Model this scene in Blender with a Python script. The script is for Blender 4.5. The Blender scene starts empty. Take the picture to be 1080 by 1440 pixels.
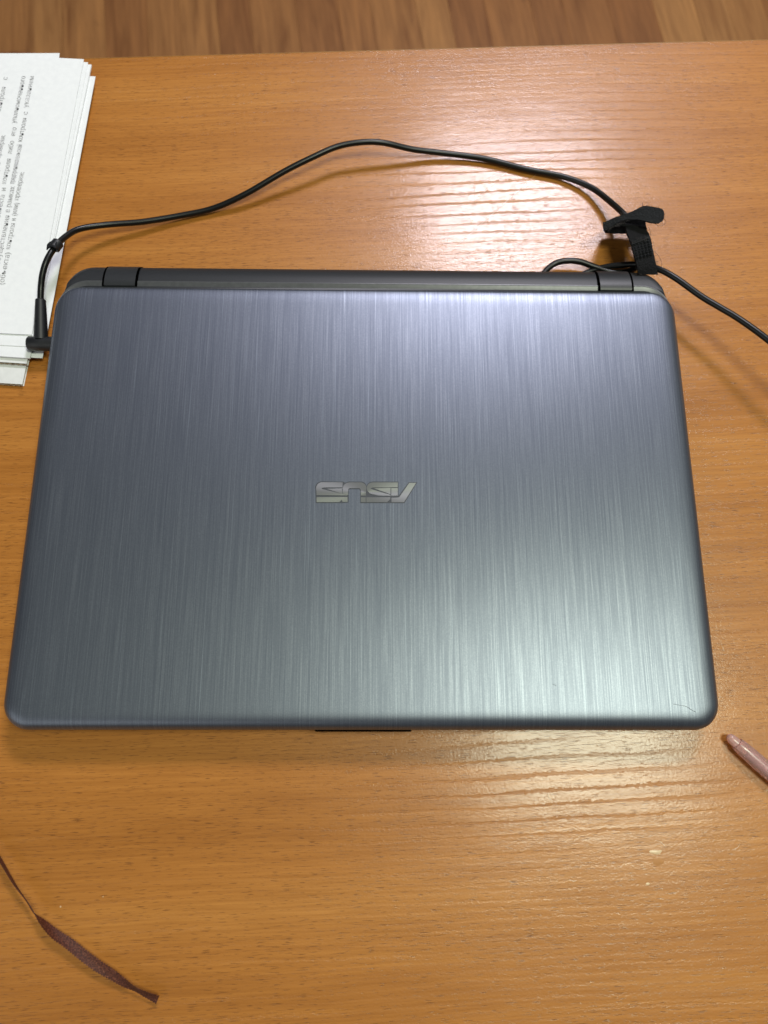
import bpy, bmesh, math, random
from mathutils import Vector, Matrix, Euler, noise
random.seed(7)
SC = bpy.context.scene
COL = SC.collection
R = math.radians

# ------------------------------------------------------------------ camera
CAM_LOC = Vector((0.00387, 0.00174, 0.4236))
CAM_ROT = Euler((0.271708, -0.016054, 0.000657), 'XYZ')
FPX = 1082.0                       # focal length in pixels of the 1080x1440 photo
cd = bpy.data.cameras.new('camera'); cam = bpy.data.objects.new('camera', cd); COL.objects.link(cam)
cam.location = CAM_LOC; cam.rotation_euler = CAM_ROT
cd.sensor_fit = 'VERTICAL'; cd.sensor_height = 34.6; cd.sensor_width = 25.95; cd.lens = 34.6 * FPX / 1440
cd.clip_start = 0.01; cd.clip_end = 100
cd.dof.use_dof = True; cd.dof.focus_distance = 0.43; cd.dof.aperture_fstop = 8.5
SC.camera = cam
# ------------------------------------------------------------------ world and lamps
w = bpy.data.worlds.new('World'); SC.world = w; w.use_nodes = True
bg = w.node_tree.nodes['Background']; bg.inputs[0].default_value = (0.86, 0.90, 1.0, 1); bg.inputs[1].default_value = 0.07
def lamp(name, loc, sx, sy, power, color, target=None):
    ld = bpy.data.lights.new(name, 'AREA'); ld.shape = 'RECTANGLE'; ld.size = sx; ld.size_y = sy
    ld.energy = power; ld.color = color
    o = bpy.data.objects.new(name, ld); COL.objects.link(o); o.location = loc
    if target is not None:
        o.rotation_euler = (Vector(loc) - Vector(target)).to_track_quat('Z', 'Y').to_euler()
    return o
lamp('ceiling_lamp', (0.50, 1.80, 2.0), 0.58, 0.54, 54, (0.95, 0.91, 1.0))
lamp('ceiling_lamp', (0.66, 0.02, 2.0), 0.58, 0.50, 27, (0.94, 1.0, 0.78))
lamp('window_light', (-1.9, -1.7, 1.5), 2.4, 2.4, 19, (1.0, 1.0, 0.96), (0, 0, 0))
SC.view_settings.view_transform = 'Standard'; SC.view_settings.look = 'None'
SC.view_settings.exposure = 0.0; SC.view_settings.gamma = 1.0
SC.render.engine = 'CYCLES'

RM = CAM_ROT.to_matrix()
def at(u, v, z):
    """the place in the room, z metres above the desk, that the photo shows at (u, v)"""
    d = RM @ Vector(((u - 540) / FPX, -(v - 720) / FPX, -1))
    t = (z - CAM_LOC.z) / d.z
    return CAM_LOC + d * t

# ------------------------------------------------------------------ helpers
def obj(name, bm, mat, parent=None, smooth=False):
    me = bpy.data.meshes.new(name); bm.normal_update(); bm.to_mesh(me); bm.free()
    if mat: me.materials.append(mat)
    if smooth:
        for p in me.polygons: p.use_smooth = True
    o = bpy.data.objects.new(name, me); COL.objects.link(o)
    if parent: o.parent = parent
    return o
def empty(name, label=None, cat=None, loc=(0, 0, 0), group=None):
    o = bpy.data.objects.new(name, None); COL.objects.link(o); o.location = loc
    o.empty_display_size = 0.02
    if label: o['label'] = label
    if cat: o['category'] = cat
    if group: o['group'] = group
    return o
def shade(o, ang=35):
    me = o.data
    for p in me.polygons: p.use_smooth = True
    me.set_sharp_from_angle(angle=R(ang))
    return o
def rr(x0, x1, y0, y1, rad, n=10):
    """rounded rectangle, counter-clockwise; rad = (bl, br, tr, tl)"""
    pts = []
    for (cx, cy, r, a0) in ((x0 + rad[0], y0 + rad[0], rad[0], 180), (x1 - rad[1], y0 + rad[1], rad[1], 270),
                            (x1 - rad[2], y1 - rad[2], rad[2], 0), (x0 + rad[3], y1 - rad[3], rad[3], 90)):
        for i in range(n + 1):
            a = R(a0 + 90 * i / n); pts.append((cx + r * math.cos(a), cy + r * math.sin(a)))
    return pts
def loft(bm, rings, cap0=True, cap1=True, closed=True):
    vs = [[bm.verts.new(p) for p in r] for r in rings]
    n = len(rings[0])
    for a, b in zip(vs, vs[1:]):
        for i in range(n if closed else n - 1):
            j = (i + 1) % n
            bm.faces.new((a[i], a[j], b[j], b[i]))
    if cap0: bm.faces.new(list(reversed(vs[0])))
    if cap1: bm.faces.new(vs[-1])
    return vs
def smooth_path(pts, sub=8):
    """Catmull-Rom through the points"""
    P = [Vector(p) for p in pts]; P = [2 * P[0] - P[1]] + P + [2 * P[-1] - P[-2]]
    out = []
    for i in range(1, len(P) - 2):
        for k in range(sub):
            t = k / sub
            out.append(0.5 * ((2 * P[i]) + (P[i + 1] - P[i - 1]) * t + (2 * P[i - 1] - 5 * P[i] + 4 * P[i + 1] - P[i + 2]) * t * t
                              + (-P[i - 1] + 3 * P[i] - 3 * P[i + 1] + P[i + 2]) * t ** 3))
    out.append(P[-2]); return out
def tube(bm, path, rad, n=12, cap=True):
    path = [Vector(p) for p in path]; rings = []
    nrm = Vector((0, 0, 1))
    for i, p in enumerate(path):
        t = (path[min(i + 1, len(path) - 1)] - path[max(i - 1, 0)]).normalized()
        s = t.cross(nrm)
        if s.length < 1e-4: s = t.cross(Vector((0, 1, 0)))
        s.normalize(); u = s.cross(t).normalized(); nrm = u
        r = rad(i / (len(path) - 1)) if callable(rad) else rad
        rings.append([p + s * math.cos(2 * math.pi * k / n) * r + u * math.sin(2 * math.pi * k / n) * r for k in range(n)])
    loft(bm, rings, cap, cap)
def prism(bm, poly, z0, z1):
    loft(bm, [[(x, y, z0) for x, y in poly], [(x, y, z1) for x, y in poly]])
def area2(poly):
    return sum(a[0] * b[1] - b[0] * a[1] for a, b in zip(poly, poly[1:] + poly[:1]))
def ccw(poly):
    return poly if area2(poly) > 0 else poly[::-1]
def fix(bm):
    bmesh.ops.recalc_face_normals(bm, faces=bm.faces)

# ------------------------------------------------------------------ material helpers
class NT:
    def __init__(s, name):
        s.m = bpy.data.materials.new(name); s.m.use_nodes = True; s.t = s.m.node_tree
        s.b = s.t.nodes['Principled BSDF']
    def n(s, typ, **kw):
        nd = s.t.nodes.new(typ)
        for k, v in kw.items(): setattr(nd, k, v)
        return nd
    def l(s, a, b): s.t.links.new(a, b)
    def coords(s, scale=(1, 1, 1), rot=(0, 0, 0), out='Object'):
        tc = s.n('ShaderNodeTexCoord'); mp = s.n('ShaderNodeMapping')
        mp.inputs['Scale'].default_value = scale; mp.inputs['Rotation'].default_value = rot
        s.l(tc.outputs[out], mp.inputs[0]); return mp.outputs[0]
    def noise(s, vec, scale=1, detail=3, rough=0.5, dist=0):
        nd = s.n('ShaderNodeTexNoise'); nd.inputs['Scale'].default_value = scale
        nd.inputs['Detail'].default_value = detail; nd.inputs['Roughness'].default_value = rough
        nd.inputs['Distortion'].default_value = dist
        if vec: s.l(vec, nd.inputs['Vector'])
        return nd.outputs[0]
    def ramp(s, fac, stops, interp='LINEAR'):
        r = s.n('ShaderNodeValToRGB'); r.color_ramp.interpolation = interp
        e = r.color_ramp.elements
        while len(e) < len(stops): e.new(0.5)
        for el, (p, c) in zip(e, stops):
            el.position = p; el.color = (c, c, c, 1) if isinstance(c, (int, float)) else (*c, 1)
        s.l(fac, r.inputs[0]); return r.outputs[0]
    def mix(s, a, b, fac, mode='MIX'):
        m = s.n('ShaderNodeMix', data_type='RGBA', blend_type=mode)
        for i, v in ((6, a), (7, b)):
            if isinstance(v, tuple): m.inputs[i].default_value = (*v, 1)
            else: s.l(v, m.inputs[i])
        if isinstance(fac, (int, float)): m.inputs[0].default_value = fac
        else: s.l(fac, m.inputs[0])
        return m.outputs[2]
    def math(s, op, a, b=None, c=None):
        m = s.n('ShaderNodeMath', operation=op)
        for i, v in enumerate((a, b, c)):
            if v is None: continue
            if isinstance(v, (int, float)): m.inputs[i].default_value = v
            else: s.l(v, m.inputs[i])
        return m.outputs[0]
    def bump(s, h, dist=0.001, strength=1.0, prev=None):
        b = s.n('ShaderNodeBump'); b.inputs['Distance'].default_value = dist; b.inputs['Strength'].default_value = strength
        s.l(h, b.inputs['Height'])
        if prev: s.l(prev, b.inputs['Normal'])
        return b.outputs[0]
    def set(s, **kw):
        for k, v in kw.items():
            i = s.b.inputs[k.replace('_', ' ')]
            if hasattr(v, 'node'): s.l(v, i)
            elif isinstance(v, tuple): i.default_value = (*v, 1) if len(v) == 3 else v
            else: i.default_value = v
        return s

# --- desk laminate
def mat_desk():
    s = NT('beech_laminate')
    base = s.coords((1, 1, 1))
    # slow bend of the grain
    wob = s.noise(s.coords((1.6, 2.5, 1)), 1, 2)
    sep = s.n('ShaderNodeSeparateXYZ'); s.l(base, sep.inputs[0])
    yb = s.math('MULTIPLY_ADD', wob, 0.030, sep.outputs[1])
    wob2 = s.noise(s.coords((22, 45, 1)), 1, 4, 0.6)
    yb = s.math('MULTIPLY_ADD', wob2, 0.0022, yb)
    com = s.n('ShaderNodeCombineXYZ'); s.l(sep.outputs[0], com.inputs[0]); s.l(yb, com.inputs[1])
    gv = com.outputs[0]
    def sc(x, y, z=0.0):
        mp = s.n('ShaderNodeMapping'); mp.inputs['Scale'].default_value = (x, y, 1); mp.inputs['Location'].default_value = (z, z * 1.7, 0)
        s.l(gv, mp.inputs[0]); return mp.outputs[0]
    bands = s.noise(sc(2.2, 26), 1, 3, 0.55)
    fine = s.noise(sc(20, 760, 3), 1, 3, 0.6)
    mid = s.noise(sc(6, 130, 9), 1, 3, 0.6)
    c = s.ramp(bands, [(0.30, (0.375, 0.141, 0.022)), (0.52, (0.430, 0.168, 0.029)), (0.72, (0.475, 0.197, 0.038))])
    c = s.mix(c, s.ramp(mid, [(0.3, (0.92, 0.89, 0.84)), (0.65, (1.04, 1.05, 1.07))]), 0.8, 'MULTIPLY')
    c = s.mix(c, s.ramp(fine, [(0.32, (0.83, 0.79, 0.71)), (0.68, (1.08, 1.10, 1.14))]), 0.85, 'MULTIPLY')
    # pores: short dark dashes
    por = s.noise(sc(150, 2100, 5), 1, 1.0, 0.5)
    pm = s.noise(sc(7, 34, 2), 1, 2)
    por = s.math('MULTIPLY_ADD', pm, 0.16, por)
    pore = s.ramp(por, [(0.69, 0.0), (0.77, 1.0)])
    c = s.mix(c, (0.13, 0.042, 0.006), s.math('MULTIPLY', pore, 0.7))
    # embossed growth-ring grooves, only seen where the lamps glance off them
    jag = s.noise(s.coords((420, 700, 1)), 1, 3, 0.7)
    yj = s.math('MULTIPLY_ADD', jag, 0.0045, yb)
    cj = s.n('ShaderNodeCombineXYZ'); s.l(sep.outputs[0], cj.inputs[0]); s.l(yj, cj.inputs[1])
    def wave(fx, fy, dist, seed, stops):
        mp = s.n('ShaderNodeMapping'); mp.inputs['Scale'].default_value = (fx, fy, 1); mp.inputs['Location'].default_value = (seed, seed * .6, 0)
        s.l(cj.outputs[0], mp.inputs[0])
        wv = s.n('ShaderNodeTexWave', wave_type='BANDS', bands_direction='Y', wave_profile='SIN')
        wv.inputs['Scale'].default_value = 1.0; wv.inputs['Distortion'].default_value = dist; wv.inputs['Detail'].default_value = 3
        wv.inputs['Detail Scale'].default_value = 0.9; wv.inputs['Detail Roughness'].default_value = 0.6
        s.l(mp.outputs[0], wv.inputs['Vector']); return s.ramp(wv.outputs['Fac'], stops)
    g1 = wave(4.0, 42, 4.0, 0.0, [(0.0, 0.0), (0.03, 0.3), (0.10, 1.0)])
    m1 = s.ramp(s.noise(sc(3.2, 13, 12), 1, 2), [(0.42, 0.0), (0.58, 1.0)])
    g1 = s.mix((1, 1, 1), g1, m1)
    g2 = wave(5.0, 68, 3.0, 4.0, [(0.0, 0.0), (0.5, 1.0)])
    m2 = s.ramp(s.noise(sc(2.6, 8, 31), 1, 2), [(0.36, 0.15), (0.60, 1.0)])
    g2 = s.mix((1, 1, 1), g2, m2)
    orange = s.noise(s.coords((700, 1000, 1)), 1, 2, 0.6)
    swell = s.noise(s.coords((24, 60, 1)), 1, 3, 0.5)
    nb = s.bump(g1, 0.00008, 0.8)
    nb = s.bump(g2, 0.00004, 0.6, nb)
    nb = s.bump(orange, 0.00010, 0.6, nb)
    nb = s.bump(swell, 0.0010, 0.16, nb)
    nb = s.bump(s.math('SUBTRACT', 1.0, pore), 0.00004, 0.5, nb)
    ro = s.ramp(s.noise(s.coords((18, 18, 1)), 1, 3), [(0.3, 0.09), (0.7, 0.16)])
    cw = s.math('MULTIPLY', s.ramp(g1, [(0.0, 0.10), (1.0, 1.0)]), 0.44)
    s.set(Base_Color=c, Roughness=0.38, Normal=nb, Specular_IOR_Level=0.34, Coat_Weight=cw, Coat_Roughness=ro, Coat_Normal=nb)
    return s.m
M_DESK = mat_desk()
def mat_edge():
    s = NT('desk_edge_band')
    c = s.ramp(s.noise(s.coords((10, 10, 300)), 1, 3), [(0.3, (0.33, 0.15, 0.036)), (0.7, (0.43, 0.21, 0.06))])
    s.set(Base_Color=c, Roughness=0.4); return s.m
M_EDGE = mat_edge()
# --- floor strips
def mat_floor():
    s = NT('laminate_floor_strip')
    oi = s.n('ShaderNodeObjectInfo')
    off = s.n('ShaderNodeCombineXYZ'); s.l(s.math('MULTIPLY', oi.outputs['Random'], 37.0), off.inputs[0]); s.l(s.math('MULTIPLY', oi.outputs['Random'], 91.0), off.inputs[1])
    va = s.n('ShaderNodeVectorMath', operation='ADD'); s.l(s.coords((1, 1, 1)), va.inputs[0]); s.l(off.outputs[0], va.inputs[1])
    def sc(x, y):
        mp = s.n('ShaderNodeMapping'); mp.inputs['Scale'].default_value = (x, y, 1); s.l(va.outputs[0], mp.inputs[0]); return mp.outputs[0]
    c = s.ramp(oi.outputs['Random'], [(0.0, (0.235, 0.098, 0.032)), (0.35, (0.28, 0.122, 0.039)), (0.7, (0.33, 0.154, 0.050)), (1.0, (0.375, 0.184, 0.062))])
    g = s.noise(sc(38, 3.2), 1, 5, 0.6, 0.6)
    c = s.mix(c, s.ramp(g, [(0.28, (0.62, 0.54, 0.50)), (0.5, (1, 1, 1)), (0.75, (1.3, 1.3, 1.25))]), 0.95, 'MULTIPLY')
    g2 = s.noise(sc(190, 9), 1, 3, 0.6)
    c = s.mix(c, s.ramp(g2, [(0.3, (0.80, 0.78, 0.76)), (0.7, (1.14, 1.14, 1.14))]), 0.8, 'MULTIPLY')
    kn = s.noise(sc(11, 5), 1, 2, 0.5, 1.5)
    c = s.mix(c, (0.07, 0.028, 0.012), s.math('MULTIPLY', s.ramp(kn, [(0.66, 0), (0.78, 1)]), 0.6))
    s.set(Base_Color=c, Roughness=0.38, Normal=s.bump(g2, 0.0003, 0.3)); return s.m
M_FLOOR = mat_floor()
def simple(name, col, rough=0.5, metallic=0.0, nscale=400, var=0.12, bump=0.0, bscale=None, spec=0.5):
    s = NT(name)
    nz = s.noise(s.coords((nscale,) * 3), 1, 3)
    a = tuple(x * (1 - var) for x in col); b = tuple(min(1, x * (1 + var)) for x in col)
    s.set(Base_Color=s.ramp(nz, [(0.3, a), (0.7, b)]), Roughness=rough, Metallic=metallic, Specular_IOR_Level=spec)
    if bump: s.set(Normal=s.bump(s.noise(s.coords((bscale or nscale,) * 3), 1, 2), bump, 0.6))
    return s.m
M_SUB = simple('floor_screed', (0.05, 0.035, 0.025), 0.8, nscale=20)
# --- lid
def mat_lid():
    s = NT('brushed_lid')
    def st(x, y, seed, det=2, ro=0.5):
        mp = s.n('ShaderNodeMapping'); mp.inputs['Scale'].default_value = (x, y, 1); mp.inputs['Location'].default_value = (seed, seed * .7, 0)
        tc = s.n('ShaderNodeTexCoord'); s.l(tc.outputs['Object'], mp.inputs[0])
        return s.noise(mp.outputs[0], 1, det, ro)
    a = st(1050, 6, 3, 3, 0.75); b = st(2200, 22, 7, 2, 0.6); c = st(200, 3.0, 11, 2); d = st(1100, 30, 17, 2, .6)
    v = s.math('ADD', s.math('MULTIPLY', a, 0.42), s.math('ADD', s.math('MULTIPLY', b, 0.34), s.math('ADD', s.math('MULTIPLY', c, 0.05), s.math('MULTIPLY', d, 0.19))))
    fl = s.n('ShaderNodeTexCoord')
    grain = s.noise(s.coords((1900, 1900, 1900)), 1, 1)
    v2 = s.math('ADD', -0.05, s.math('MULTIPLY_ADD', grain, 0.20, v))
    col = s.ramp(v2, [(0.40, (0.102, 0.116, 0.150)), (0.55, (0.136, 0.153, 0.190)), (0.71, (0.205, 0.226, 0.268))])
    bright = s.ramp(st(1000, 13, 23, 1, .5), [(0.66, 0.0), (0.76, 1.0)])
    col = s.mix(col, (0.30, 0.34, 0.40), s.math('MULTIPLY', bright, 0.3))
    uv = s.n('ShaderNodeTangent', direction_type='UV_MAP'); uv.uv_map = 'UVMap'
    ro = s.ramp(v, [(0.35, 0.41), (0.65, 0.365)])
    nb = s.bump(v, 0.00006, 0.4)
    nb = s.bump(grain, 0.00002, 0.4, nb)
    s.set(Base_Color=col, Metallic=0.8, Roughness=ro, Anisotropic=0.42, Anisotropic_Rotation=0.0, Normal=nb)
    s.l(uv.outputs[0], s.b.inputs['Tangent'])
    return s.m
M_LID = mat_lid()
def mat_logo():
    s = NT('polished_logo')
    tg = s.n('ShaderNodeTangent', direction_type='RADIAL', axis='Z')
    s.set(Base_Color=(0.165, 0.17, 0.17), Metallic=0.9, Roughness=0.46, Anisotropic=0.6)
    s.l(tg.outputs[0], s.b.inputs['Tangent']); return s.m
M_LOGO = mat_logo()
M_GROOVE = simple('logo_groove', (0.03, 0.035, 0.045), 0.5)
M_BASE = simple('dark_plastic', (0.018, 0.020, 0.023), 0.45, nscale=900, bump=0.00003, bscale=2500)
M_HINGE = simple('hinge_plastic', (0.020, 0.022, 0.025), 0.42, nscale=900, bump=0.00003, bscale=2500)
M_TRIM = simple('silver_trim', (0.09, 0.093, 0.097), 0.34, 0.3)
M_BLACK = simple('cord_black', (0.006, 0.0065, 0.0065), 0.33, nscale=200, spec=0.35)
M_PLUG = simple('plug_black', (0.010, 0.011, 0.013), 0.45, nscale=300)
M_HOLE_SHADE = simple('hole_shade_black', (0.001, 0.001, 0.001), 1.0, spec=0.0)  # near-black colour stands in for the shade inside gaps and holes
M_RUBBER = simple('rubber_foot', (0.015, 0.015, 0.015), 0.8)
def mat_tie(name, col, weave):
    s = NT(name)
    g = s.noise(s.coords((900, 900, 900)), 1, 4, 0.7)
    s.set(Base_Color=s.ramp(g, [(0.3, tuple(x * .5 for x in col)), (0.75, tuple(x * 1.6 for x in col))]), Roughness=0.75, Specular_IOR_Level=0.25,
          Normal=s.bump(g, 0.0012, 1.0)); return s.m
M_TIE = mat_tie('hook_and_loop_black', (0.005, 0.005, 0.006), True)
M_TIE2 = mat_tie('hook_and_loop_grey_face', (0.012, 0.013, 0.015), True)
M_HAIR = simple('loose_fibre', (0.045, 0.04, 0.038), 0.6)
def mat_paper():
    s = NT('white_paper')
    g = s.noise(s.coords((260, 260, 260)), 1, 4, 0.6); g2 = s.noise(s.coords((9, 9, 9)), 1, 2)
    c = s.ramp(g, [(0.3, (0.80, 0.815, 0.84)), (0.7, (0.85, 0.865, 0.885))])
    s.set(Base_Color=c, Roughness=0.75, Normal=s.bump(g2, 0.002, 0.35), Subsurface_Weight=0.0); return s.m
M_PAPER = mat_paper()
M_INK = simple('printed_ink', (0.46, 0.46, 0.48), 0.6, nscale=1500, var=0.75)
M_KRAFT = simple('corrugated_board_core', (0.36, 0.27, 0.19), 0.85, nscale=500, var=0.3)
M_LINER = simple('board_white_liner', (0.72, 0.73, 0.72), 0.6, nscale=200, var=0.05)
def mat_ribbon():
    s = NT('brown_ribbon')
    g = s.noise(s.coords((1500, 1500, 1500)), 1, 3, 0.7)
    c = s.ramp(g, [(0.36, (0.040, 0.009, 0.005)), (0.55, (0.098, 0.026, 0.013)), (0.72, (0.26, 0.095, 0.05))])
    s.set(Base_Color=c, Roughness=0.55, Specular_IOR_Level=0.3, Normal=s.bump(g, 0.0003, 0.8)); return s.m
M_RIBBON = mat_ribbon()
def mat_pen(name, col, rough=0.12, tr=0.8):
    s = NT(name)
    g = s.noise(s.coords((120, 120, 120)), 1, 2)
    s.set(Base_Color=s.ramp(g, [(0.3, tuple(x * .93 for x in col)), (0.7, col)]), Roughness=rough, Transmission_Weight=tr, IOR=1.46); return s.m
M_PEN = mat_pen('pink_clear_plastic', (0.95, 0.63, 0.56), 0.2, 0.72)
M_PENTIP = mat_pen('pen_end_plastic', (0.92, 0.62, 0.56), 0.2, 0.6)
M_PENIN = mat_pen('refill_plastic', (0.62, 0.40, 0.50), 0.3, 0.2)
M_SCR = simple('fine_scratch', (0.045, 0.05, 0.055), 0.6)
M_SCRL = simple('pale_scratch', (0.58, 0.40, 0.24), 0.35)
M_CHIP = simple('laminate_chip', (0.66, 0.48, 0.28), 0.3, nscale=900)
M_STAIN = simple('dark_spot', (0.40, 0.165, 0.03), 0.5, nscale=300)

# ------------------------------------------------------------------ floor: strips 74 cm under the desk top
FZ = -0.74
bm = bmesh.new(); bmesh.ops.create_cube(bm, size=1, matrix=Matrix.Translation((0.1, 1.2, FZ - 0.03)) @ Matrix.Diagonal((6, 5, 0.04, 1)))
floor = obj('floor', bm, M_SUB); floor['kind'] = 'structure'; floor['label'] = 'brown laminate floor of narrow wooden strips beyond the desk'
pw = 0.0735
FROT = Matrix.Rotation(R(7.4), 4, 'Z')
def plank_mesh(w_, l_):
    b = bmesh.new(); g = 0.00012; c = 0.0005
    h0 = [(-w_ / 2 + g, -l_ / 2 + g, -0.009), (w_ / 2 - g, -l_ / 2 + g, -0.009), (w_ / 2 - g, l_ / 2 - g, -0.009), (-w_ / 2 + g, l_ / 2 - g, -0.009)]
    h1 = [(x, y, -c) for x, y, _ in h0]
    h2 = [(x - math.copysign(c * .6, x), y - math.copysign(c * .6, y), 0) for x, y, _ in h0]
    loft(b, [h0, h1, h2]); me = bpy.data.meshes.new('plank'); b.to_mesh(me); b.free(); me.materials.append(M_FLOOR); return me
LENS = (0.86, 1.02, 1.24)
PM = [plank_mesh(pw, l_) for l_ in LENS]
WS = [random.choice((0.062, 0.070, 0.074, 0.080, 0.088)) for _ in range(45)]
XS = [-1.55 + sum(WS[:k]) + WS[k] / 2 for k in range(45)]
for i in range(-15, 30):
    y = -0.3 + random.random() * 0.9
    while y < 3.0:
        k = random.randrange(3)
        o = bpy.data.objects.new('plank', PM[k]); COL.objects.link(o)
        p = FROT @ Vector((XS[i + 15], y + LENS[k] / 2, 0))
        o.scale.x = WS[i + 15] / pw; o.location = (p.x + 0.13, p.y, FZ + random.uniform(-0.0002, 0.0002)); o.rotation_euler.z = R(7.4)
        o.parent = floor
        y += LENS[k]

# ------------------------------------------------------------------ desk
pa, pb = at(130, 80.5, 0), at(1080, 54.5, 0)
DANG = math.atan2(pb.y - pa.y, pb.x - pa.x)
desk = empty('desk', 'beech coloured laminate desk carrying the laptop and papers', 'desk', (pa.x, pa.y, 0))
desk.rotation_euler.z = DANG
DX0, DX1, DY0 = -0.46, 0.94, -0.72
T = 0.025
b = bmesh.new()
e = 0.0012
def rect(x0, x1, y0, y1, z): return [(x0, y0, z), (x1, y0, z), (x1, y1, z), (x0, y1, z)]
loft(b, [rect(DX0, DX1, DY0, -e, -T), rect(DX0, DX1, DY0, -e, 0)])
top = obj('desktop', b, M_DESK, desk)
# edge band round the four sides with a small rounded upper arris
b = bmesh.new()
def band_ring(off, z): return [(DX0 - off, DY0 - off, z), (DX1 + off, DY0 - off, z), (DX1 + off, -e + off, z), (DX0 - off, -e + off, z)]
prof = [(0.0001, -T), (0.0011, -T + 0.0006), (0.0012, -0.0010), (0.0009, -0.0003), (0.0003, 0.0002), (0.0001, 0.0001)]
loft(b, [band_ring(o_, z_) for o_, z_ in prof] + [band_ring(0.0001, -T)], False, False)
fix(b)
obj('edge_band', b, M_EDGE, desk)
# marks on the desk top
def mark(name, pts, hw, mat, parent, z, label=None):
    P = smooth_path([(*at(u, v, z).xy, z) for u, v in pts], 5); b = bmesh.new(); n = len(P)
    L = []; 
    for i, p in enumerate(P):
        t = (P[min(i + 1, n - 1)] - P[max(0, i - 1)]).normalized(); s_ = Vector((-t.y, t.x, 0))
        w_ = hw * (0.35 + 0.65 * math.sin(math.pi * (i + .5) / n)) * random.uniform(0.6, 1.2)
        L.append([p - s_ * w_, p + s_ * w_, p + s_ * w_ * .5 + Vector((0, 0, 0.00005)), p - s_ * w_ * .5 + Vector((0, 0, 0.00005))])
    loft(b, L); fix(b)
    o = obj(name, b, mat)
    o.parent = parent
    bpy.context.view_layer.update()
    o.matrix_parent_inverse = parent.matrix_world.inverted()
    return o
for pts, hw in (([(805, 198), (740, 258), (690, 303), (640, 348)], 0.00016), ([(722, 233), (690, 262), (668, 282)], 0.00012), ([(712, 236), (680, 256)], 0.00010), ([(770, 1116), (772, 1122), (777, 1126)], 0.00028), ([(1041, 1186), (1037, 1192), (1030, 1195)], 0.00022), ([(800, 1236), (806, 1239), (811, 1238)], 0.00025), ([(1016, 908), (1018, 915)], 0.0002), ([(935, 1190), (929, 1184), (921, 1182)], 0.0002)):
    mark('scratch', pts, hw, M_SCRL, desk, 0.00003)
def blob(name, u, v, rx, ry, mat, z, h, parent, seed=0):
    c = at(u, v, z); b = bmesh.new(); n = 18; r0 = []; r1 = []
    for i in range(n):
        a = 2 * math.pi * i / n; k = 1 + 0.35 * noise.noise(Vector((math.cos(a) * 1.7 + seed, math.sin(a) * 1.7, seed)))
        x, y = c.x + rx * k * math.cos(a), c.y + ry * k * math.sin(a)
        r0.append((x, y, 0.00002)); x += rx * .3 * noise.noise(Vector((i * 3.1, seed, 1))); r1.append((c.x + (x - c.x) * .6, c.y + (y - c.y) * .6, h))
    loft(b, [r0, r1], False, True); o = obj(name, b, mat); o.parent = parent
    bpy.context.view_layer.update(); o.matrix_parent_inverse = parent.matrix_world.inverted(); shade(o, 60); return o
blob('chip', 922, 1198, 0.0034, 0.0011, M_CHIP, 0, 0.0002, desk, 3)
blob('stain', 925, 1212, 0.0028, 0.0018, M_STAIN, 0, 0.00008, desk, 8)
blob('chip', 911, 1243, 0.0011, 0.0006, M_CHIP, 0, 0.00012, desk, 5)
blob('crumb', 145, 1261, 0.0003, 0.0003, M_CHIP, 0, 0.0001, desk, 9)
blob('crumb', 85, 1275, 0.0004, 0.0004, M_CHIP, 0, 0.0001, desk, 2)

# ------------------------------------------------------------------ laptop (x right, y towards its hinge)
W2 = 0.1825; D = 0.250; LZ = 0.0235
lap = empty('laptop', 'closed laptop with blue grey brushed lid and metal logo', 'laptop', (0, 0, 0))
# base
def ring(x0, x1, y0, y1, rad, z): return [(x, y, z) for x, y in rr(x0, x1, y0, y1, rad)]
b = bmesh.new()
Lr = []
YB = 0.2695
for ins, z in ((0.010, 0.0022), (0.006, 0.0028), (0.0025, 0.0048), (0.001, 0.0075), (0.0006, 0.0105), (0.0012, 0.0135), (0.003, 0.0160), (0.0062, 0.0179), (0.0105, 0.0190), (0.0160, 0.0194)):
    k = min(1, ins / 0.0105)
    # front and sides stay slim under the lid; only the rear deck swells
    fs = 0.0012 + min(ins, 0.004) if z > 0.012 else ins
    zz = z
    Lr.append(ring(-W2 + fs, W2 - fs, fs * 0.6 + 0.0006, YB - ins, (0.012, 0.012, max(0.004, 0.018 - ins), max(0.004, 0.018 - ins)), zz if z <= 0.0190 else zz))
loft(b, Lr)
# lower the deck under the lid: clamp the top in front of the hinge bar
for v_ in b.verts:
    if v_.co.y < 0.20 and v_.co.z > 0.0160: v_.co.z = 0.0160
base = shade(obj('base', b, M_BASE, lap), 40)
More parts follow.
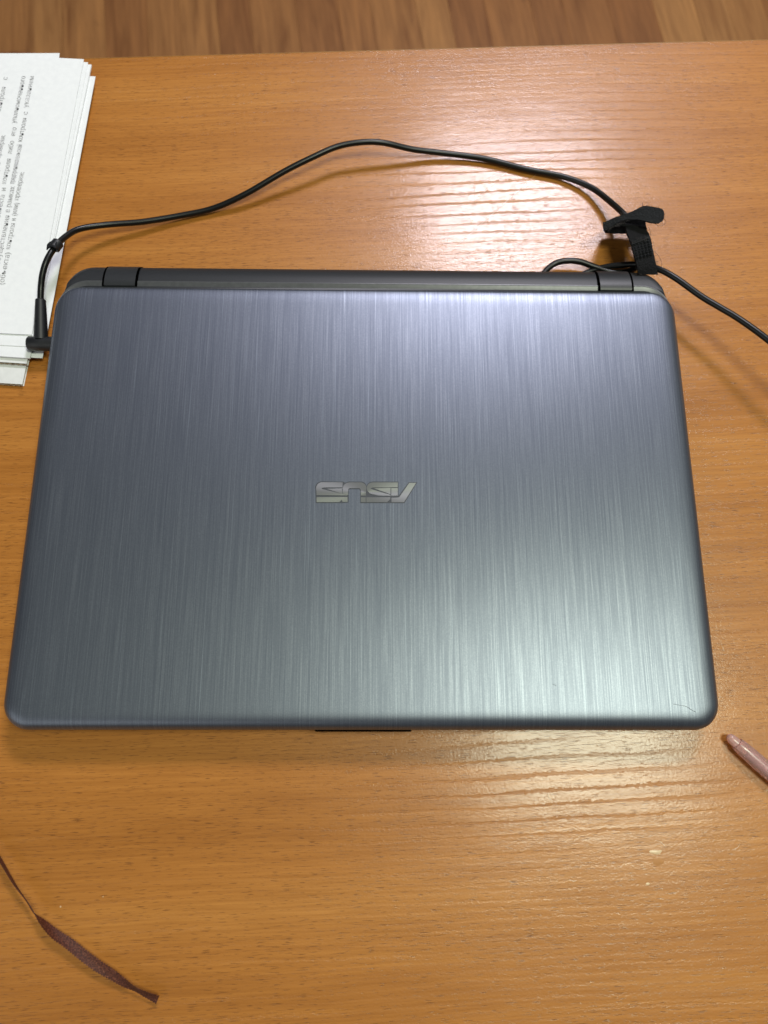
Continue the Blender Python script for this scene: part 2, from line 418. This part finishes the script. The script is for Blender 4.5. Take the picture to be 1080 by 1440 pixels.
# silver trim between the hinge bar and the lid, following the rear corners
def arc_path(x0, x1, y1, r, yend, n=14):
    pts = [(x1, yend)]
    pts += [(x1 - r + r * math.cos(R(90 * i / n)), y1 - r + r * math.sin(R(90 * i / n))) for i in range(n + 1)]
    pts += [(x0 + r - r * math.cos(R(90 - 90 * i / n)), y1 - r + r * math.sin(R(90 - 90 * i / n))) for i in range(n + 1)]
    pts += [(x0, yend)]
    return pts
def sub_path(y1, r, ins, cuts): ...
HB = [(at(147.5, 394, 0.0195).x, at(191, 394, 0.0195).x), (at(843.5, 402, 0.0195).x, at(887.5, 402, 0.0195).x)]     # hinge blocks in x
def trim_segment(xa, xb, name, parent):
    """a bar of trim from xa to xb; outer ends round the corner"""
    o1 = arc_path(-W2 + 0.0030, W2 - 0.0030, 0.2550, 0.0150, 0.2385)
    path = [p for p in o1 if xa - 1e-6 <= p[0] <= xb + 1e-6]
    if xa > -0.17 and xa > -W2 + 0.02: path.append((xa, 0.2550))
    if xb < 0.17 and xb < W2 - 0.02: path.insert(0, (xb, 0.2550))
    prof = [(0.0005, 0.0180), (0.0005, 0.0196), (0.0002, 0.01995), (-0.0003, 0.0200), (-0.0008, 0.0198), (-0.0052, 0.0190), (-0.0052, 0.0180)]
    b = bmesh.new(); rings = []
    n = len(path)
    for i, p in enumerate(path):
        q0 = Vector(path[max(0, i - 1)]); q1 = Vector(path[min(n - 1, i + 1)]); t = (q1 - q0)
        t = t.normalized() if t.length > 0 else Vector((-1, 0))
        nn = Vector((t.y, -t.x))            # outward
        rings.append([(p[0] + nn.x * d_, p[1] + nn.y * d_, z_) for d_, z_ in prof])
    loft(b, rings); fix(b)
    return shade(obj(name, b, M_TRIM, parent), 30)
trim_segment(-W2, HB[0][0] - 0.0012, 'trim_strip', lap)
trim_segment(HB[0][1] + 0.0012, HB[1][0] - 0.0012, 'trim_strip', lap)
trim_segment(HB[1][1] + 0.0012, W2, 'trim_strip', lap)
# hinge blocks: same swell as the deck, a hair proud, with black pieces either side standing in for shaded gaps
HP = [(0.2519, 0.0165), (0.2519, 0.0202), (0.2526, 0.0206), (0.2562, 0.0206), (0.2590, 0.0202), (0.2620, 0.0193), (0.2652, 0.0177), (0.2678, 0.0153), (0.2696, 0.0122), (0.2701, 0.0090), (0.2696, 0.0060), (0.2640, 0.0060)]
for xa, xb in HB:
    b = bmesh.new()
    loft(b, [[(x, y, z) for y, z in HP] for x in (xa, xa + 0.0002, xb - 0.0002, xb)]); fix(b)
    shade(obj('hinge', b, M_HINGE, lap), 30)
    for xx in (xa, xb):
        b = bmesh.new(); s_ = -1 if xx == xa else 1
        gp = [(y - (0.0001 if y > .26 else 0), z - 0.0001) for y, z in HP]
        loft(b, [[(x, y, z) for y, z in gp] for x in sorted((xx + s_ * 0.00005, xx + s_ * 0.0012))]); fix(b)
        shade(obj('hinge_gap_shade', b, M_HOLE_SHADE, lap), 30)
# lid
b = bmesh.new(); Lr = []
LP = [(0.0010, 0.0162), (0.0002, 0.0167), (0.0, 0.0176)] + [(0.017 * (k / 16) ** 1.7, LZ - 0.0016 * (1 - (k / 16) ** 1.7) ** 3 - 0.0036 * (1 - (k / 16) ** 1.7) ** 9) for k in range(1, 17)]
for ins, z in LP:
    by = ins * 0.25 if ins < 0.005 else 0.00125 + (ins - 0.005) * 0.9
    r_ = max(0.0045, 0.0140 - ins * 0.8)
    Lr.append(ring(-W2 + ins, W2 - ins, ins * 0.8, D - by, (r_,) * 4, z))
vs = loft(b, Lr, True, False)
bmesh.ops.triangle_fill(b, edges=[b.edges.get((vs[-1][i], vs[-1][(i + 1) % len(vs[-1])])) for i in range(len(vs[-1]))], use_beauty=True) if False else b.faces.new(vs[-1])
uvl = b.loops.layers.uv.new('UVMap')
for f_ in b.faces:
    for lp in f_.loops: lp[uvl].uv = (lp.vert.co.x * 2.5 + .5, lp.vert.co.y * 2.5 + .1)
lid = shade(obj('lid', b, M_LID, lap), 60)
# front opening notch, power socket, rubber feet
b = bmesh.new(); prism(b, rr(-0.0250, 0.0245, -0.0009, 0.004, (0.0008, 0.0008, 0.0004, 0.0004), 3), 0.0100, 0.0152)
obj('opening_notch', b, M_HOLE_SHADE, lap)
b = bmesh.new()
c0 = Vector((-W2 - 0.0002, 0.2215, 0.0098)); tube(b, [c0 + Vector((0.003, 0, 0)), c0], 0.0036, 20)
obj('power_socket', b, M_HOLE_SHADE, lap)
for x, y in ((-0.15, 0.02), (0.15, 0.02), (-0.15, 0.245), (0.15, 0.245)):
    b = bmesh.new(); prism(b, rr(x - 0.012, x + 0.012, y - 0.004, y + 0.004, (0.0035,) * 4, 5), 0.0, 0.0024)
    obj('rubber_foot', b, M_RUBBER, lap)
# logo, letters traced in lid millimetres
def lz(zx, zy):
    p = at(420 + zx / 5.684, 650 + zy / 5.684, LZ); return (p.x, p.y)
def arcp(cx, cy, rx, ry, a0, a1, n=8):
    return [(cx + rx * math.cos(R(a0 + (a1 - a0) * i / n)), cy - ry * math.sin(R(a0 + (a1 - a0) * i / n))) for i in range(n + 1)]
POLY = [
    # S, upper band with curved shoulder; its slit is laid in below
    [(143, 264), (140, 215)] + arcp(190, 208, 50, 48, 172, 92) + [(352, 161), (350, 202), (200, 203), (184, 207), (186, 214), (215, 222), (388, 262), (390, 266)],
    [(222, 213), (352, 209), (346, 216), (350, 254)],
    # S, lower band
    [(143, 279), (391, 279), (391, 318), (350, 318), (345, 300), (325, 320), (143, 320)],
    # U, arch
    [(352, 252), (352, 205)] + arcp(412, 205, 58, 43, 178, 95) + [(495, 162)] + arcp(492, 205, 48, 43, 85, 8) + [(538, 268), (497, 268), (497, 228)] + arcp(480, 224, 15, 16, 20, 90, 4) + arcp(412, 224, 17, 16, 90, 160, 4) + [(395, 262)],
    # U, right foot
    [(497, 281), (536, 281), (536, 320), (497, 320)],
    # S / A middle: curved head
    [(543, 206)] + arcp(596, 206, 52, 44, 172, 95) + [(792, 162), (792, 200), (590, 203), (575, 210), (590, 220), (735, 262), (735, 268), (640, 268), (570, 252), (545, 225)],
    [(600, 209), (734, 205), (734, 257)],
    # bar of the A with the right stem
    [(740, 207), (792, 207), (792, 268), (740, 268)],
    # lower band, right
    [(541, 281), (732, 281), (732, 296), (706, 320), (541, 320)],
    # A, diagonal
    [(884, 166), (938, 166), (841, 321), (742, 321), (742, 285), (797, 283), (806, 278)],
]
b = bmesh.new()
cen = Vector((*lz(540, 241), LZ))
for pl in POLY:
    q = ccw([lz(*p) for p in pl]); q = [(x - cen.x, y - cen.y) for x, y in q]
    n0 = [b.verts.new((x, y, 0.00006)) for x, y in q]; n1 = [b.verts.new((x, y, 0.00022)) for x, y in q]
    top_ = b.faces.new(n1)
    for i in range(len(q)): b.faces.new((n0[i], n0[(i + 1) % len(q)], n1[(i + 1) % len(q)], n1[i]))
logo = obj('logo', b, M_LOGO, lid); logo.location = cen
OUTL = [(136, 322), (133, 210)] + arcp(188, 206, 57, 53, 175, 92) + [(357, 155), (368, 163)] + arcp(412, 200, 55, 46, 120, 95, 3) + [(495, 155)] + arcp(494, 200, 52, 46, 80, 35, 4) + [(541, 190)] + arcp(596, 206, 58, 52, 150, 95, 5) + [(798, 155), (798, 268), (880, 160), (948, 160), (846, 327), (700, 327), (492, 327), (492, 230)] + arcp(480, 226, 11, 10, 10, 90, 3) + arcp(412, 226, 12, 10, 90, 170, 3) + [(399, 322), (340, 326), (138, 326)]
b = bmesh.new(); q = ccw([lz(*p) for p in OUTL]); b.faces.new([b.verts.new((x, y, LZ + 0.00003)) for x, y in q])
r_ = bmesh.ops.extrude_face_region(b, geom=b.faces[:]); bmesh.ops.translate(b, verts=[v for v in r_['geom'] if isinstance(v, bmesh.types.BMVert)], vec=(0, 0, 0.00004)); fix(b)
obj('logo_groove', b, M_GROOVE, lid)
for pts in ([(947, 990), (955, 991.5), (965, 993.5), (972, 998), (978, 1001)], [(777, 962), (782, 964)]):
    P = smooth_path([at(u, v, LZ + 0.00005) for u, v in pts], 4); b = bmesh.new(); tube(b, P, 0.00010, 5); obj('scratch', b, M_SCR, lid)

# ------------------------------------------------------------------ papers on the left
def sheet(name, tr, br, z, th, wid=0.297, bend=None, mat=M_PAPER, nx=24, ny=16, parent=None, wav=0.0003, seed=0):
    """sheet whose right edge runs from tr to br (photo pixels), reaching wid metres to the left"""
    a, c = at(*tr, z), at(*br, z); a.z = c.z = 0
    ev = (a - c); Ln = ev.length; ev.normalize(); ex = Vector((-ev.y, ev.x, 0))
    b = bmesh.new(); g = []
    for zz in (0, th):
        rows = []
        for j in range(ny + 1):
            row = []
            for i in range(nx + 1):
                s_, t_ = wid * (i / nx) ** 1.3, Ln * j / ny
                p = c + ex * s_ + ev * t_
                h = z + zz + wav * noise.noise(Vector((p.x * 25 + seed, p.y * 25, seed)))
                if bend: h += bend(s_, t_, Ln)
                row.append(b.verts.new((p.x, p.y, h)))
            rows.append(row)
        g.append(rows)
    for j in range(ny):
        for i in range(nx):
            b.faces.new((g[1][j][i], g[1][j + 1][i], g[1][j + 1][i + 1], g[1][j][i + 1]))
            b.faces.new((g[0][j][i], g[0][j][i + 1], g[0][j + 1][i + 1], g[0][j + 1][i]))
    bd = [(j, 0) for j in range(ny + 1)] + [(ny, i) for i in range(1, nx + 1)] + [(j, nx) for j in range(ny - 1, -1, -1)] + [(0, i) for i in range(nx - 1, 0, -1)]
    for k in range(len(bd)):
        (j0, i0), (j1, i1) = bd[k], bd[(k + 1) % len(bd)]
        b.faces.new((g[0][j0][i0], g[0][j1][i1], g[1][j1][i1], g[1][j0][i0]))
    fix(b)
    o = shade(obj(name, b, mat, parent), 50)
    return o, a, c, ev, ex
# corrugated boards
def board(tr, br, z, lbl, wid=0.30):
    t = empty('corrugated_board', lbl, 'cardboard', (0, 0, 0), 'white cardboard under the papers')
    a, c = at(*tr, z), at(*br, z); a.z = c.z = 0; ev = a - c; Ln = ev.length; ev.normalize(); ex = Vector((-ev.y, ev.x, 0))
    def slab(z0, z1):
        b = bmesh.new(); q = [c, a, a + ex * wid, c + ex * wid]
        q = ccw([(p.x, p.y) for p in q]); prism(b, q, z0, z1); return b
    obj('liner', slab(z, z + 0.0003), M_LINER, t); obj('liner', slab(z + 0.0022, z + 0.0025), M_LINER, t)
    b = bmesh.new(); n = int(wid / 0.0005)
    up = []; 
    for k in range(2):
        rows = []
        for i in range(n + 1):
            s_ = 0.0004 + (wid - 0.0008) * i / n; p = c + ex * s_ - ev * (0.0005 + 0.0003 * noise.noise(Vector((i * .7, z * 900, 0))))
            h = z + 0.00125 + 0.0007 * math.sin(s_ / 0.0032 * 2 * math.pi) + (0.0001 if k else -0.0001)
            rows.append((b.verts.new((p.x, p.y, h)), b.verts.new((p.x + ev.x * Ln * .98, p.y + ev.y * Ln * .98, h))))
        up.append(rows)
    for i in range(n):
        for rows in up: b.faces.new((rows[i][0], rows[i + 1][0], rows[i + 1][1], rows[i][1]))
        b.faces.new((up[0][i][0], up[0][i + 1][0], up[1][i + 1][0], up[1][i][0]))
    fix(b); obj('fluting', b, M_KRAFT, t)
    return t
board((118, 130), (34, 543), 0.0, 'lowest white faced corrugated cardboard at the lower left edge')
board((120, 125), (40, 514), 0.0025, 'white faced corrugated cardboard just below the paper pile')
Z0 = 0.0051
GP = 'sheets of the paper pile'
s1, *_ = sheet('paper_sheet', (134.5, 108), (60, 504), Z0, 0.0003, seed=1, wav=0.0001)
s1['label'] = 'lowest white sheet sticking out furthest right under the plug'
s2, *_ = sheet('paper_pile', (129.5, 93), (43, 505), Z0 + 0.0005, 0.0012, seed=2, wav=0.0001)
s2['label'] = 'thick white pile of blank edges in the middle of the stack'
s3, *_ = sheet('paper_sheet', (124, 88), (46, 488), Z0 + 0.0019, 0.00025, seed=3, wav=0.0001)
s3['label'] = 'white sheet just below the printed one, showing at its lower edge'
s4, *_ = sheet('paper_sheet', (84, 75), (58, 300), Z0 + 0.0023, 0.0002, seed=4, wav=0.0001)
s4['label'] = 'white sheet poking out above the top edge of the printed one'
for s_ in (s1, s2, s3, s4): s_['category'] = 'paper'; s_['group'] = GP
ZT = Z0 + 0.0028
s5, a5, c5, ev5, ex5 = sheet('printed_page', (118, 83.5), (45, 471), ZT, 0.0002, seed=5, wav=0.0001)
s5['label'] = 'topmost white page printed with lines of grey text'; s5['category'] = 'paper'; s5['group'] = GP
# text: runs up the picture along ev5, lines stack towards the right
tang = math.atan2(ev5.y, ev5.x)
def text_line(words, size=0.0046):
    """words = (string, pixel u, v of the word's end, length in metres)"""
    for wd, u, v, ln in words:
        cu = bpy.data.curves.new('t', 'FONT'); cu.body = wd; cu.size = size; cu.align_x = 'LEFT'
        cu.resolution_u = 2
        o = bpy.data.objects.new('t', cu); COL.objects.link(o)
        bpy.context.view_layer.update()
        dg = bpy.context.evaluated_depsgraph_get(); me = bpy.data.meshes.new_from_object(o.evaluated_get(dg))
        bpy.data.objects.remove(o)
        xs = [v_.co.x for v_ in me.vertices]; x1 = max(xs); k = ln / (x1 - min(xs))
        end = at(u, v, ZT + 0.0005); end.z = ZT + 0.00042
        Rm = Matrix.Translation(end) @ Matrix.Rotation(tang, 4, 'Z') @ Matrix.Diagonal((k, 1.0, 1, 1)) @ Matrix.Translation((-x1, 0, 0))
        me.transform(Rm); me.materials.clear(); me.materials.append(M_INK)
        t = bpy.data.objects.new('printed_word', me); COL.objects.link(t); t.parent = s5
def flow(u0, v0, items, slope=0.175, size=0.0046):
    """items: (word, v_end, v_start) down one line, whose baseline passes u0 at v0"""
    ws = []
    for wd, ve, vs_ in items:
        u = u0 - slope * (ve - v0); us = u0 - slope * (vs_ - v0)
        ws.append((wd, u, ve, (at(u, ve, ZT) - at(us, vs_, ZT)).length))
    text_line(ws, size)
flow(48, 107, [('указанием', 107, 151), ('с', 157, 161), ('контроля', 166, 199), ('предпринимательской', 203, 258), ('в рамках', 262, 298), ('осуществления', 303, 372)])
flow(36, 107, [('уполномоченного', 107, 173), ('его', 179, 191), ('либо', 198, 216), ('контроля', 223, 258), ('и', 264, 268), ('объекта', 274, 306)])
flow(34, 242, [('проверки;', 242, 281), ('(или)', 285, 303), ('и', 307, 310), ('контроля', 314, 350), ('(объекта)', 355, 400)])
flow(22, 107, [('проверки;', 190, 222), ('контроля', 228, 252)])
flow(11, 107, [('с', 108, 112), ('контроля', 122, 156)])

# ------------------------------------------------------------------ power cord
cord = empty('power_cord', 'thin black power cord curving behind the laptop with angled plug', 'cable', (0, 0, 0))
def pz(lst): return [at(u, v, z) for u, v, z in lst]
main = [(57, 424, .0165), (57.5, 405, .0185), (60, 385, .0215), (66, 366, .0235), (77, 348, .0225), (92, 333, .0185), (112, 322, .0140), (150, 316, .0095), (200, 312, .0060), (255, 303, .0035), (300, 293, .0035), (345, 273, .0070),
        (400, 241, .0115), (440, 221, .0135), (475, 206, .0140), (510, 200, .0140), (540, 201, .0125), (580, 210, .0075), (620, 215, .0045), (680, 223, .0030), (740, 238, .0026), (790, 248, .0030), (828, 262, .0050), (855, 281, .0085), (880, 304, .0140), (896, 325, .0120), (905, 350, .0090), (902, 370, .0070),
        (885, 381, .0060), (860, 383, .0050), (838, 376, .0050), (815, 368, .0060), (795, 367, .0060), (778, 372, .0050), (764, 386, .0040), (766, 400, .0040), (790, 404, .0040), (808, 394, .0022), (822, 385, .0025), (845, 377, .0050), (870, 373, .0085), (900, 372, .0130), (925, 378, .0180),
        (950, 391, .0210), (985, 416, .0225), (1010, 431, .0240), (1040, 449, .0260), (1080, 478, .0290), (1130, 520, .0300), (1190, 575, .0260), (1260, 640, .014), (1300, 700, .003)]
b = bmesh.new(); tube(b, smooth_path(pz(main), 6), 0.00185, 14); shade(obj('cord', b, M_BLACK, cord), 80)
# second wire lying beside it near the bend at the top right
side = [(625, 217, .0030), (680, 226, .0035), (740, 241, .0035), (790, 253, .0040), (822, 268, .0065), (850, 290, .0090)]
# strain relief and angled plug
p0 = at(57, 421, .0165); p1 = at(57.5, 478, .0112)
b = bmesh.new(); tube(b, [p0 + (p1 - p0) * t for t in (0, .02, .25, .5, .75, 1)], lambda t: 0.0027 + 0.0014 * t if t > .01 else 0.0025, 20)
shade(obj('strain_relief', b, M_PLUG, cord), 40)
for t in (0.22, 0.60):
    c_ = p0 + (p1 - p0) * t; r_ = 0.0027 + 0.0014 * t
    for sx in (-.35,):
        b = bmesh.new(); q = c_ + Vector((sx * r_, 0, 0.94 * r_)); tube(b, [q + Vector((0, 0, -.0003)), q + Vector((0, 0, .00012))], 0.00055, 10); obj('relief_slot', b, M_HOLE_SHADE, cord)
q0 = at(38.5, 483, .0105); q1 = Vector((-W2 - 0.0008, q0.y, .0100))
b = bmesh.new(); ax = q1 - q0
tube(b, [q0, q0 + ax * .02, q0 + ax * .07, q0 + ax * .5, q0 + ax * .97, q1], lambda t: {0: .0026, .2: .0036, .4: .0043}.get(round(t, 1), .0043), 24)
shade(obj('plug', b, M_PLUG, cord), 50)
# little cord clip
cc = at(79, 345, .0235); b = bmesh.new()
dirv = (at(92, 333, .0215) - at(66, 366, .0235)).normalized()
tube(b, [cc - dirv * .0028, cc - dirv * .0022, cc + dirv * .0022, cc + dirv * .0028], lambda t: .0034 if .1 < t < .9 else .0028, 14)
tl = [(80, 345, .0262), (74, 343, .0262), (69, 345, .0255), (66, 348, .0250)]
P = smooth_path(pz(tl), 3); rings = []
for i, p in enumerate(P):
    w_ = 0.0021 * (1 - .25 * i / len(P)); rings.append([p + Vector((0, -w_, -.0005)), p + Vector((0, w_, -.0005)), p + Vector((0, w_, .0005)), p + Vector((0, -w_, .0005))])
loft(b, rings); fix(b); shade(obj('cord_clip', b, M_PLUG, cord), 40)

# ------------------------------------------------------------------ hook and loop tie
tie = empty('cable_tie', 'black hook and loop strap tied round the cord at the laptop corner', 'cable tie', (0, 0, 0))
def zz(zx, zy, z): return at(840 + zx / 9.0, 280 + zy / 9.0, z * 1.25)
def strip(name, left, right, th, mat, sub=6, cross=8, fuzz=0.0004, parent=tie):
    Lp, Rp = smooth_path([zz(*p) for p in left], sub), smooth_path([zz(*p) for p in right], sub)
    b = bmesh.new(); rings = []
    n = len(Lp)
    for i in range(n):
        l_, r_ = Lp[i], Rp[i]
        t = (Lp[min(i + 1, n - 1)] + Rp[min(i + 1, n - 1)] - Lp[max(i - 1, 0)] - Rp[max(i - 1, 0)]).normalized()
        nn = (r_ - l_).normalized().cross(t).normalized()
        if nn.z < 0: nn = -nn
        up, lo = [], []
        for k in range(cross + 1):
            q = l_.lerp(r_, k / cross); e_ = Vector((noise.noise(q * 1500), noise.noise(q * 1500 + Vector((9, 9, 9))), 0)) * fuzz
            up.append(q + nn * th / 2 + e_); lo.append(q - nn * th / 2 + e_)
        rings.append(up + lo[::-1])
    loft(b, rings); fix(b)
    return shade(obj(name, b, mat, parent), 45)
# standing band that comes down towards the laptop corner
strip('strap_band', [(350, 290, .017), (362, 400, .0185), (415, 540, .019), (462, 700, .0185), (500, 860, .017), (515, 955, .0145)],
      [(600, 290, .015), (625, 400, .0165), (668, 500, .018), (700, 650, .018), (735, 820, .017), (762, 955, .0145)], 0.0012, M_TIE)
strip('strap_under_and_shadow_sheet', [(92, 360, .0190), (180, 330, .0195), (340, 330, .0190), (520, 350, .0180)], [(92, 375, .0050), (180, 345, .0050), (340, 345, .0050), (520, 365, .0050)], 0.0011, M_TIE)  # upright sheet added to cast a fuller shadow, not a strap layer
# crease and hook patch
for k in range(2):
    strip('strap_seam', [(428, 570 - k * 30, .0202), (432, 582 - k * 30, .0202)], [(648, 480 - k * 22, .0194), (652, 492 - k * 22, .0194)], 0.0005, M_TIE2, 3, 6, 0.0001)
for i in range(6):
    for j in range(5):
        x = 470 + j * 44 + i * 8; y = 580 + i * 30 - j * 12 + (i % 2) * 6
        c_ = zz(x, y, .0193); b = bmesh.new(); tube(b, [c_ - Vector((0, 0, .0006)), c_, c_ + Vector((0.0002, 0, .0005))], lambda t: .0009 * (1 - .5 * t), 7)
        shade(obj('hook_dot', b, M_TIE2, tie), 60)
# flap folded across the top
strip('strap_flap', [(88, 296, .0195), (92, 290, .0200), (240, 225, .0215), (390, 180, .0225), (480, 140, .0235), (570, 93, .0242), (600, 90, .0243), (700, 100, .0242), (800, 122, .0240), (826, 145, .0238), (838, 176, .0234)],
      [(80, 392, .0185), (98, 402, .0185), (225, 318, .0200), (350, 268, .0215), (450, 260, .0222), (530, 266, .0226), (590, 280, .0228), (690, 304, .0226), (770, 307, .0224), (812, 285, .0223), (834, 240, .0223)], 0.0011, M_TIE2)
strip('strap_under_and_shadow_sheet', [(110, 340, .0170), (240, 300, .0178), (400, 260, .0185), (600, 240, .0180)],
      [(95, 420, .0130), (250, 432, .0130), (400, 430, .0140), (600, 380, .0150)], 0.0011, M_TIE)  # real under layer, lower edge widened to enlarge the cast shadow
strip('strap_under_and_shadow_sheet', [(86, 320, .0192), (84, 350, .0180)], [(150, 330, .0192), (150, 400, .0165)], 0.0010, M_TIE, 4, 4)
for pts in ([(835, 240, .022), (868, 285, .020), (840, 325, .019), (780, 342, .019), (730, 310, .021)], [(725, 665, .018), (775, 720, .018), (812, 800, .016), (810, 880, .012)],
            [(640, 350, .017), (668, 400, .018), (672, 450, .017)], [(600, 110, .024), (520, 120, .026), (470, 160, .0235)], [(190, 350, .020), (240, 330, .021), (300, 300, .021)]):
    b = bmesh.new(); tube(b, smooth_path([zz(*p) for p in pts], 5), 0.00009, 5); obj('loose_thread', b, M_HAIR, tie)
b = bmesh.new()
for i in range(420):                 # fuzz along the edges of the strap
    e0, e1 = random.choice([((90, 300, .020), (400, 170, .023)), ((560, 95, .024), (800, 122, .024)), ((800, 122, .024), (836, 240, .022)), ((640, 288, .023), (834, 250, .022)),
                            ((100, 400, .019), (390, 268, .022)), ((625, 400, .0165), (700, 650, .018)), ((700, 650, .018), (762, 955, .0145)), ((362, 400, .0185), (462, 700, .0185)), ((462, 700, .0185), (515, 955, .0145)), ((430, 560, .02), (640, 480, .02))])
    q = zz(*e0).lerp(zz(*e1), random.random()); a = random.uniform(0, 6.28); l_ = random.uniform(.0006, .0019)
    m_ = q + Vector((math.cos(a), math.sin(a), random.uniform(-.3, .5))) * l_; a += random.uniform(-1.2, 1.2)
    tube(b, [q, m_, m_ + Vector((math.cos(a), math.sin(a), 0)) * l_ * .7], 0.00006, 3)
fz = obj('fuzz', b, M_HAIR, tie); fz['kind'] = 'stuff'

# ------------------------------------------------------------------ pen
pen = empty('pen', 'clear pink plastic pen end entering from the right edge', 'pen', (0, 0, 0))
a_ = at(1023, 1034, .0046); c_ = at(1110, 1110, .0046); dv = (c_ - a_).normalized()
def lathe(name, prof, mat, n=28):
    b = bmesh.new(); s_ = dv.cross(Vector((0, 0, 1))).normalized(); u_ = s_.cross(dv)
    loft(b, [[a_ + dv * d_ + (s_ * math.cos(2 * math.pi * k / n) + u_ * math.sin(2 * math.pi * k / n)) * r_ for k in range(n)] for d_, r_ in prof]); fix(b)
    return shade(obj(name, b, mat, pen), 35)
lathe('barrel', [(.0062, .0026), (.0062, .0034), (.0072, .0037), (.012, .0040), (.020, .0042), (.060, .0042), (.120, .0042), (.135, .0035), (.142, .0014)], M_PEN)
lathe('end_plug', [(0, .0003), (.0002, .0010), (.0008, .0018), (.0018, .0023), (.0034, .0026), (.0061, .0027), (.0061, .0016), (.012, .0015)], M_PENTIP)
lathe('refill', [(.0125, .0008), (.0128, .0017), (.05, .0017), (.13, .0014)], M_PENIN)

# ------------------------------------------------------------------ ribbon
C = [(-40, 1150, .004, 50), (-15, 1185, .005, 60), (3, 1214, .006, 66), (22, 1246, .0062, 72), (38, 1267, .0062, 82), (47, 1282, .0062, 84), (60, 1297, .0062, 48), (78, 1314, .0058, 18), (97, 1327, .0055, 4), (118, 1344, .0052, -10),
     (140, 1360, .0050, -22), (158, 1371, .0048, -40), (176, 1383, .0046, -62), (190, 1391, .0044, -82), (204, 1398, .0042, -74), (214, 1402.5, .0040, -66), (222, 1406, .0038, -56)]
P = smooth_path([at(u, v, z) for u, v, z, _ in C], 10)
A_ = [p.x for p in smooth_path([(a, 0, 0) for *_, a in C], 10)]
# resample evenly so that the picot loops are regular
cum = [0]
for p, q in zip(P, P[1:]): cum.append(cum[-1] + (q - p).length)
step = 0.00035; N = int(cum[-1] / step); rings = []; j = 0
b = bmesh.new()
for i in range(N + 1):
    d_ = i * step
    while j < len(cum) - 2 and cum[j + 1] < d_: j += 1
    t = (d_ - cum[j]) / max(1e-9, cum[j + 1] - cum[j]); p = P[j].lerp(P[j + 1], t); a = A_[j] + (A_[j + 1] - A_[j]) * t
    tg = (P[j + 1] - P[j]).normalized(); s_ = tg.cross(Vector((0.32, 0.42, 0.85))).normalized(); u_ = s_.cross(tg)
    wv = s_ * math.cos(R(a)) + u_ * math.sin(R(a)); nn = tg.cross(wv).normalized()
    pic = 0.00036 if (i // 2) % 2 else 0.0
    hw = 0.0022
    if p.z - hw * abs(wv.z) < 0.0004: p = Vector((p.x, p.y, hw * abs(wv.z) + 0.0004))
    ring_ = []
    for sd in (1, -1):
        for k in range(7):
            f_ = (k / 3 - 1) * sd; ww = f_ * (hw + (pic if k in (0, 6) else 0))
            ring_.append(p + wv * ww + nn * (0.00012 * sd + 0.0003 * math.cos(f_ * 1.6)))
    rings.append(ring_)
loft(b, rings); fix(b)
rib = shade(obj('ribbon', b, M_RIBBON), 50)
rib['label'] = 'dark brown twisted ribbon with tiny looped edges lying on the desk'; rib['category'] = 'ribbon'
